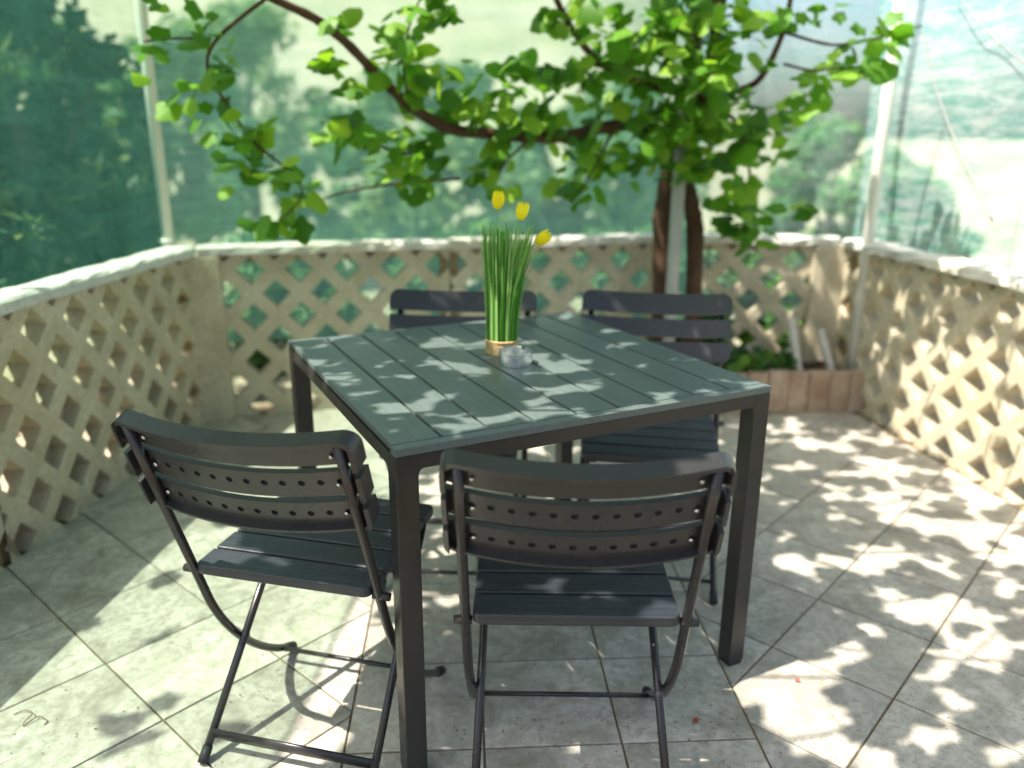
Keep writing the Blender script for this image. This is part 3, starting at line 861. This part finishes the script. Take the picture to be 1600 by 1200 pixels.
def leaf_mass(name, mats, mat, parent):
    V = []; F = []; off = 0
    for i, mt in enumerate(mats):
        _, v, f = LEAVES[i % 6]
        mm = np.array(mt); vv = v @ mm[:3, :3].T + mm[:3, 3]
        V.append(vv); F += [tuple(a+off for a in q) for q in f]; off += len(v)
    o = mk(name, np.concatenate(V).tolist(), F, mat, parent, True); setp(o, kind='stuff')
    return o
leaf_mass('leaf_cluster', rest, M['leaf_mass'], vine)

# overhead part of the vine, trained over wires above the patio; it throws the dappled shade
ZC = 2.32; KX, KY = -TOSUN.x/TOSUN.z, -TOSUN.y/TOSUN.z            # shadow shift per metre of height
def sh(x, y, z=0.0):
    """canopy point that shades the place point (x,y,z)"""
    return Vector((x-KX*(ZC-z), y-KY*(ZC-z), ZC))
canes = []
def cane(pts): canes.append([Vector(p) for p in pts])
cn = []
r2 = random.Random(21)
for i in range(15):
    y = 0.35+i*0.24+r2.uniform(-.06, .06); p = []
    x = 1.15+r2.uniform(-.1, .2); yy = y+0.2
    while x > -1.62:
        p.append(Vector((x, yy, ZC+r2.uniform(-.07, .07)))); x -= 0.35; yy += r2.uniform(-.14, .09)
    cn.append(p)
for p in cn:
    pts = [loc(q) for q in smoothpath(p, 3)]
    tube('cane', pts, 0.006, M['bark'], vine, 6)
tube('cane', [loc(q) for q in smoothpath([s1[-1], Vector((.95, 3.45, 2.2)), Vector((0.9, 3.0, ZC)), Vector((.95, 2.0, ZC+.03)), Vector((.98, .9, ZC)), Vector((1.0, .3, ZC))], 5)], 0.016, M['bark'], vine, 8)
wp0, wp1 = sh(1.466, 2.027), sh(0.73, 1.418); wd = (wp1-wp0).normalized()
tube('training_wire', [loc(wp0-wd*1.6), loc(wp1+wd*1.8)], 0.0045, M['wire'], vine, 6)

def floor_pt(px, py, z=0.0):
    """floor point on the sun ray through the place point seen at (px,py) at height z"""
    d = RT*((px-800)/F_PX) - UP*((py-600)/F_PX) + FW
    t = (z-CAM_H)/d.z; p = CAM + d*t
    return p.x+KX*z, p.y+KY*z, t
openings = []
def opening(px, py, rx, ry, z=0.0):
    x, y, t = floor_pt(px, py, z)
    x2, y2, _ = floor_pt(px, py-ry, z); x3, y3, _ = floor_pt(px, py+ry, z)
    openings.append((x, y, rx*t/F_PX, max(0.02, (y2-y3)/2)))
for o_ in [(682, 534, 20, 10), (665, 572, 30, 20), (733, 538, 30, 7), (745, 579, 45, 9), (625, 589, 34, 9), (465, 530, 20, 5), (510, 533, 20, 5), (537, 595, 26, 12), (610, 640, 36, 9), (685, 622, 36, 9),
           (735, 662, 28, 10), (800, 650, 45, 7), (882, 605, 40, 9), (950, 612, 18, 6), (500, 562, 22, 5), (575, 562, 22, 6), (640, 516, 26, 4), (1060, 612, 40, 6), (1140, 600, 50, 9), (900, 640, 40, 5), (855, 570, 25, 4), (610, 675, 30, 6), (560, 620, 16, 6)]:
    opening(*o_, z=TH_)
for zz in (0.86, 0.94, 1.02, 1.08): opening(775, 560-(zz-.74)*600, 40, 8, zz)
for o_ in [(1185, 1075, 45, 28), (1250, 1050, 70, 30), (1330, 1020, 40, 20), (1270, 1110, 60, 40), (1350, 1190, 70, 40), (1450, 1160, 70, 22), (1200, 1130, 20, 25), (1560, 1180, 50, 25), (1400, 1230, 80, 40), (1520, 1105, 45, 16),
           (1440, 955, 70, 28), (1380, 930, 30, 10), (1520, 960, 40, 22), (1560, 1010, 50, 20), (1480, 1040, 40, 14), (1250, 880, 60, 16), (1330, 885, 60, 14), (1380, 862, 50, 10), (1475, 895, 25, 8), (1580, 915, 30, 14),
           (1440, 820, 60, 14), (1520, 830, 70, 18), (1560, 870, 50, 14), (1380, 790, 50, 12), (1310, 775, 30, 8), (1250, 730, 16, 10), (1470, 770, 90, 16), (1560, 800, 60, 18), (1400, 735, 60, 14), (1340, 740, 40, 8), (1270, 695, 20, 8), (1320, 700, 30, 8), (1370, 690, 25, 8),
           (545, 1120, 50, 40), (520, 1040, 30, 30), (480, 1170, 60, 40), (580, 1010, 30, 30), (675, 900, 20, 30), (690, 760, 30, 30), (560, 960, 30, 30), (850, 700, 20, 14), (1220, 660, 30, 5)]:
    opening(*o_)
# open sky over the lower, nearer half of the right wall
for (x, y, z) in [(1.90, 2.6, .05), (1.90, 2.6, .2), (1.90, 2.6, .35), (1.86, 2.8, .1), (1.86, 2.8, .28), (1.82, 3.0, .08), (1.82, 3.0, .2), (1.95, 2.35, .2), (1.95, 2.35, .45), (1.80, 3.15, .08), (1.92, 2.5, .5), (1.84, 2.9, .4), (1.84, 2.85, .55), (1.80, 3.1, .3), (1.88, 2.65, .62), (1.78, 3.25, .15)]:
    openings.append((x+KX*z, y+KY*z, .14, .16))
mats = []
r3 = random.Random(5)
def noise2(x, y):
    return (math.sin(5.1*x+1.3*y+.4)+math.sin(3.7*y-2.2*x+1.9)+math.sin(7.3*x+5.9*y+4.0)*.7+math.sin(9.7*y-6.1*x+2.0)*.6)/3.3
n_try = 0
while n_try < 9000:
    n_try += 1
    fx = r3.uniform(-1.55, 2.24); fy = r3.uniform(0.75, 4.6)
    sz = r3.uniform(0.07, 0.125)
    if r3.random() > 0.88+0.2*noise2(fx, fy): continue
    if any(((fx-ox)/(ax+.008))**2+((fy-oy)/(ay+.008))**2 < 1 for ox, oy, ax, ay in openings) and r3.random() < .97: continue
    q = sh(fx, fy)
    if q.y > 2.85 and r3.random() < .65: continue
    if q.x < -1.55 and (r3.random() < .93 or noise2(fx*1.3+2, fy*1.6) < .1): continue
    dz = r3.uniform(-.08, .10); q += Vector((-KX*dz, -KY*dz, dz))
    mt = leaf_mat(Vector((0, 0, 0)), sz, 0.2); mt.translation = loc(q) - mt.to_3x3() @ Vector((0, .35, 0))
    mats.append(mt)
leaf_mass('canopy_leaves', mats, M['leaf_mass'], vine)

# ------------------------------------------------------------------ planter contents
def sprig(name, at_, n, h, spread, mat, label, cat, group=None, size=(0.03, 0.06)):
    root = empty(name, at_, label=label, cat=cat, group=group)
    mats = []; parts = []
    for i in range(n):
        a = random.uniform(0, 2*PI); q = random.uniform(.2, 1)*spread
        tip = Vector((math.cos(a)*q, math.sin(a)*q, h*random.uniform(.55, 1)))
        pts = bez((0, 0, 0), (0, 0, h*.4), tip*0.7+Vector((0, 0, h*.2)), tip, 6); parts.append(sweep(pts, [.004*(1-.12*k) for k in range(7)], 5))
        for k in range(2, 7):
            for _ in range(3):
                s = random.uniform(*size)
                mats.append(leaf_mat(pts[k]+Vector((random.gauss(0, .02), random.gauss(0, .02), random.gauss(0, .015))), s, .1))
    v, f = join(*parts); mk('stem', v, f, M['twig'], root, True)
    leaf_mass('foliage', mats, mat, root)
    return root
zs = 0.17
q = P(1165, 560, 3.80); sprig('planter_plant', (q.x, 3.80, zs), 16, 0.11, 0.10, M['shrub'], 'low bright green plant in the planter at the vine foot', 'plant')
q = P(1215, 560, 3.84); sprig('planter_plant', (q.x, 3.84, zs), 10, 0.07, 0.09, M['shrub'], 'small dark green plant beside the pale stake in the planter', 'plant')
q = P(1125, 470, 3.95); sprig('planter_plant', (q.x, 3.98, zs), 12, 0.34, 0.09, M['shrub'], 'yellow-green shoots rising beside the vine trunk', 'plant')
a_, b_ = P(1252, 566, 3.84), P(1236, 498, 3.93)
v, f = join(sweep([(a_.x, a_.y, zs-.03), (b_.x, b_.y, b_.z)], 0.022, 8))
setp(bevel(mk('stake', v, f, M['stake']), 0.004), 'pale short stake leaning in the planter beside the green plant', 'stake')
a_, b_ = P(1305, 566, 3.86), P(1282, 515, 3.95)
v, f = join(sweep([(a_.x, a_.y, zs-.03), (b_.x, b_.y, b_.z)], 0.020, 8))
setp(bevel(mk('stake', v, f, M['stake']), 0.004), 'pale short stake leaning in the planter beside the corner pier', 'stake')

# ------------------------------------------------------------------ shade nets
def net(path, z0, z1, mat, label, amp, seed, droop=0.0):
    r = random.Random(seed); n = 90; mrows = 26
    path = [Vector((p[0], p[1])) for p in path]
    ls = [0]
    for i in range(len(path)-1): ls.append(ls[-1]+(path[i+1]-path[i]).length)
    ph = [r.uniform(0, 6) for _ in range(6)]
    V = []; F = []
    for i in range(n+1):
        s = ls[-1]*i/n; k = max(j for j in range(len(ls)-1) if ls[j] <= s+1e-9); t = (s-ls[k])/(ls[k+1]-ls[k])
        b = path[k].lerp(path[k+1], t); d = (path[k+1]-path[k]).normalized(); nn = Vector((-d.y, d.x))
        for j in range(mrows+1):
            u = j/mrows; z = z0+(z1-z0)*u
            off = amp*(math.sin(s*9+ph[0]+u*1.5)*.5+math.sin(s*17+ph[1]-u*2)*.3+math.sin(s*3.1+u*4+ph[2])*.8)*math.sin(PI*min(1, u*1.15+.05))
            off += droop*math.sin(PI*u)
            V.append((b.x+nn.x*off, b.y+nn.y*off, z))
    for i in range(n):
        for j in range(mrows): F.append((i*(mrows+1)+j, (i+1)*(mrows+1)+j, (i+1)*(mrows+1)+j+1, i*(mrows+1)+j+1))
    root = empty('shade_net', (0, 0, 0), label=label, cat='net')
    mk('mesh_sheet', V, F, mat, root, True)
    d0 = [Vector((p.x, p.y, z1)) for p in path]
    tube('edge_rope', d0, 0.006, M['wire'], root, 6)
    return root
net([(-1.80, 0.4), (-1.75, 0.9), (-1.530, 3.66)], 0.50, 2.42, M['net_l'], 'green shade net hanging above the left wall in front of dark trees', 0.018, 1)
net([(-1.530, 3.665), (0.95, 4.28)], 0.34, 2.42, M['net'], 'pale green shade net stretched behind the vine above the back wall', 0.014, 2)
net([(0.90, 4.29), (1.80, 4.19)], 0.34, 2.42, M['net_c'], 'short shade net, whitened for the bright sky, between the vine trunk and the right pipe', 0.014, 4)
nr = net([(1.745, 4.22), (1.80, 3.9), (2.24, 1.05), (2.30, .6)], HC-0.05, 2.42, M['net_r'], 'shade net, whitened for the bright sky, with sagging folds above the right wall', 0.03, 3)
def onnet(px, py):
    # meet the right net's plane
    a = Vector((1.80, 3.9, 0)); b = Vector((2.24, 1.05, 0)); d = b-a; nn = Vector((-d.y, d.x, 0)).normalized()
    ray = RT*((px-800)/F_PX) - UP*((py-600)/F_PX) + FW
    return CAM + ray*((a-CAM).dot(nn)/ray.dot(nn)) - nn*0.03*(1 if nn.x > 0 else -1)
for pts in ([(1452, 50), (1470, 130), (1500, 215), (1535, 290), (1562, 345)], [(1500, -20), (1545, 40), (1600, 90), (1660, 130)]):
    tube('fold_cord', smoothpath([onnet(*p) for p in pts], 4), 0.0035, M['wire'], nr, 6)

# ------------------------------------------------------------------ trees and shrubs beyond the nets
def crown_mesh(name, clumps, nleaf, size, seed):
    """leaf-sized faces gathered in clumps; clumps: (x,y,z,radius)"""
    g = np.random.default_rng(seed)
    cl = np.array(clumps); wts = cl[:, 3]**2; wts /= wts.sum()
    idx = g.choice(len(cl), nleaf, p=wts)
    dirv = g.normal(size=(nleaf, 3)); dirv /= np.linalg.norm(dirv, axis=1)[:, None]
    rr = cl[idx, 3]*np.power(g.random(nleaf), 0.45)
    c = cl[idx, :3]+dirv*rr[:, None]*np.array([1, 1, .8])
    nrm = dirv*.7+g.normal(size=(nleaf, 3))*.6+np.array([0, 0, .35]); nrm /= np.linalg.norm(nrm, axis=1)[:, None]
    t = np.cross(nrm, g.normal(size=(nleaf, 3))); t /= np.linalg.norm(t, axis=1)[:, None]; b = np.cross(nrm, t)
    s = size*g.uniform(.6, 1.3, nleaf)[:, None]
    v = np.stack([c-t*s, c+b*s*.45, c+t*s, c-b*s*.45], 1).reshape(-1, 3)
    me = bpy.data.meshes.new(name)
    me.vertices.add(len(v)); me.vertices.foreach_set('co', v.ravel().astype(np.float32))
    me.loops.add(nleaf*4); me.loops.foreach_set('vertex_index', np.arange(nleaf*4, dtype=np.int32))
    me.polygons.add(nleaf); me.polygons.foreach_set('loop_start', np.arange(0, nleaf*4, 4, dtype=np.int32))
    me.update(calc_edges=True)
    return me

def tree(name, x, y, top, rx, rz, mat, label, nleaf=5000, size=0.09, seed=0, group=None, nclump=34, trunk=True):
    z0 = float(terrain_z(np.array(x), np.array(y)))
    root = empty(name, (x, y, z0), label=label, cat='shrub' if 'shrub' in name else 'tree', group=group)
    h = top-z0; r = random.Random(seed); cz = h-rz
    cl = []
    for i in range(nclump):
        a = r.uniform(0, 2*PI); q = math.sqrt(r.random()); zz = r.uniform(-1, 1)
        rad = math.sqrt(max(0, 1-zz*zz))*(.45+.55*q)
        cl.append((math.cos(a)*rx*.8*rad, math.sin(a)*rx*.8*rad, cz+zz*rz*.8, r.uniform(.18, .36)*min(rx, rz)))
    c = link('crown', crown_mesh('crown', cl, nleaf, size, seed), mat, root); setp(c, kind='stuff')
    if trunk:
        parts = [sweep(smoothpath([(0, 0, -0.1), (r.uniform(-.1, .1), r.uniform(-.1, .1), h*.35), (0, 0, max(cz, h*.4))], 4), [0.05*h*(.5)*(1-.06*k) for k in range(9)], 8)]
        for q in cl[:9]:
            st = Vector((0, 0, max(0.15*h, cz-rz*.75))); parts.append(sweep(bez(st, st+Vector((q[0]*.2, q[1]*.2, rz*.4)), Vector(q[:3])*.8+st*.2, q[:3], 5), [.012*h*(1-.15*k) for k in range(6)], 6))
        vv, ff = join(*parts); mk('trunk', vv, ff, M['bark'], root, True)
    return root

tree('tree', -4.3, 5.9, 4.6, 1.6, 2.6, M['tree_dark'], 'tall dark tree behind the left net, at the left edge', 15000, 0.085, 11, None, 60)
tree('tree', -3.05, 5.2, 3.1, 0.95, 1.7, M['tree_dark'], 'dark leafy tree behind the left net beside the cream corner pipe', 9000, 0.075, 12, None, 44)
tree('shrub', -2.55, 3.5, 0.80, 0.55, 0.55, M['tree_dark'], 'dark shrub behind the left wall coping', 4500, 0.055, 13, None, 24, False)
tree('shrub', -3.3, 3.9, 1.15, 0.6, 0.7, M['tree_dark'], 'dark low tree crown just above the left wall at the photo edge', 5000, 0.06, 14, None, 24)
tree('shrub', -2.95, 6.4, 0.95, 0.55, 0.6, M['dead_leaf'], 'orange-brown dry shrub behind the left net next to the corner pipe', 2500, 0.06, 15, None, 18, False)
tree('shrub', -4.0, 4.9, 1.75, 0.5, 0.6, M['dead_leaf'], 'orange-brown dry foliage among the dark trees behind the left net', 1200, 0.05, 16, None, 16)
hg = 'trees on the hillside behind the back net'
spec = [(-5.4, 14.0, 2.9, 1.5, 1.7, 'tree_mid', 'bushy tree on the slope behind the hanging left vine leaves'), (-3.0, 16.0, 1.8, 1.7, 1.4, 'tree_mid', 'rounded tree low on the slope left of the grass decoration'),
        (-1.2, 13.0, 1.3, 1.4, 1.2, 'tree_pale', 'pale sunlit tree on the slope behind the grass decoration'), (0.9, 15.0, 1.9, 1.7, 1.5, 'tree_mid', 'mid green tree on the slope behind the middle of the vine branch'),
        (-6.6, 21.0, 4.4, 2.4, 2.2, 'tree_pale', 'pale tree high on the hillside above the hanging vine leaves'), (-2.3, 24.0, 3.6, 2.3, 1.8, 'tree_mid', 'tree on the hillside under the arching vine branch'),
        (2.9, 20.0, 2.7, 2.2, 1.9, 'tree_mid', 'tree on the slope just left of the vine trunk'), (-9.5, 17.0, 3.9, 1.9, 2.1, 'tree_mid', 'tree on the slope just right of the cream corner pipe')]
for i, (x, y, t, rx, rz, mt, lb) in enumerate(spec):
    tree('tree', x, y, t, rx, rz, M[mt], lb, 6000, 0.13, 30+i, hg)
tree('tree', 4.5, 11.5, 1.62, 1.25, 1.7, M['tree_green'], 'rounded teal-green tree behind the net right of the vine leaves', 12000, 0.09, 51, None, 40)
tree('tree', 5.75, 12.0, 0.98, 0.95, 1.3, M['tree_green'], 'lower green tree behind the cream pipe on the right', 9000, 0.09, 52, None, 34)
sg = 'shrubs growing behind the back lattice wall'
for i, (x, y, t, lb) in enumerate([(-1.45, 4.55, .64, 'dark green shrub behind the back wall next to the corner pier'), (-0.90, 4.75, .62, 'leafy green shrub behind the left end of the back wall'), (-0.25, 4.95, .66, 'dark green shrub behind the diamonds of the back wall'),
                                   (0.45, 5.1, .62, 'green shrub behind the back wall beyond the grass decoration'), (1.1, 5.25, .60, 'green shrub behind the back wall left of the vine trunk'), (1.85, 5.1, .55, 'green shrub behind the short wall beyond the planter')]):
    tree('shrub', x, y, t+.16, 0.60, 0.46, M['shrub' if i in (2, 5) else 'tree_mid'], lb, 5200, 0.045, 70+i, sg, 36, False)
for i, (x, y, lb) in enumerate([(-2.02, 1.35, 'added shrub blocking sun behind the left wall, nearest the camera'), (-1.97, 1.95, 'added shrub blocking sun behind the left wall, beyond the near chair'), (-1.93, 2.55, 'added shrub blocking sun behind the middle of the left wall'), (-1.86, 3.15, 'added shrub blocking sun behind the left wall, by the corner pier')]):
    tree('shrub', x-.22, y, 1.12, 0.42, 0.70, M['tree_dark'], lb, 12000, 0.055, 90+i, 'added shrubs blocking sun outside the left wall', 40, False)  # row added to keep sunlight out of the left lattice openings
# sprig reaching through the left wall
sp_ = P(2, 790, 2.40)
root = empty('wall_sprig', (sp_.x-0.06, 2.42, sp_.z-0.02), label='small green sprig poking through the left wall at the photo edge', cat='plant')
leaf_mass('foliage', [leaf_mat(Vector((0.05+.02*k, -.03+.02*k, .035*(k-1))), 0.07, .1) for k in range(3)], M['shrub'], root)
tube('stem', [(-0.05, 0.03, -0.01), (0.0, 0, 0.0), (0.06, -.01, 0.01)], 0.003, M['twig'], root, 6)

# ------------------------------------------------------------------ litter on the tiles
V = []; F = []
r4 = random.Random(9)
def fleck(x, y, s):
    a = r4.uniform(0, 6.3); k = len(V); n = 5
    for j in range(n):
        q = s*r4.uniform(.6, 1.2); V.append((x+math.cos(a+j*1.2566)*q, y+math.sin(a+j*1.2566)*q*.6, 0.0022+r4.uniform(0, .0025)))
    F.append(tuple(range(k, k+n)))
for cx, cy, n, sp_ in ((0.42, 1.70, 26, .05), (-0.02, 1.50, 30, .06), (0.08, 1.55, 34, .10), (0.45, 1.53, 30, .10), (0.30, 1.62, 24, .14), (-.62, 1.62, 26, .10), (-.95, 1.5, 16, .12), (1.1, 1.6, 14, .25), (0.05, 1.8, 14, .2)):
    for _ in range(n): fleck(cx+r4.gauss(0, sp_), cy+r4.gauss(0, sp_*.7), r4.uniform(.0012, .0042))
setp(mk('litter', V, F, M['twig']), 'tiny dark crumbs of dry plant litter scattered on the tiles', 'litter', kind='stuff')
def ground_pt(px, py):
    d = RT*((px-800)/F_PX) - UP*((py-600)/F_PX) + FW; return CAM + d*(-CAM_H/d.z)
g = ground_pt(1086, 1128)
setp(mk('petal', [(g.x-.006, g.y-.007, .002), (g.x+.006, g.y-.005, .003), (g.x+.007, g.y+.007, .008), (g.x-.003, g.y+.009, .004), (g.x, g.y, .001)], [(0, 1, 4), (1, 2, 4), (2, 3, 4), (3, 0, 4)], M['red_petal']), 'dry red petal on the tiles under the nearest chair', 'petal')
g = ground_pt(1246, 1065)
setp(mk('petal', [(g.x-.006, g.y-.005, .002), (g.x+.007, g.y-.004, .003), (g.x+.005, g.y+.006, .008), (g.x-.004, g.y+.006, .004), (g.x, g.y, .001)], [(0, 1, 4), (1, 2, 4), (2, 3, 4), (3, 0, 4)], M['red_petal']), 'tiny red petal on the sunlit tiles right of the table leg', 'petal')
pts = smoothpath([ground_pt(*p)+Vector((0, 0, h)) for p, h in (((22, 1118), .003), ((40, 1113), .006), ((52, 1120), .010), ((40, 1130), .006), ((38, 1136), .003), ((60, 1124), .008), ((74, 1128), .004), ((70, 1134), .003))], 5)
setp(tube('tendril', pts, 0.0012, M['twig'], None, 6), 'curled dry vine tendril on the tiles in the lower left', 'tendril')
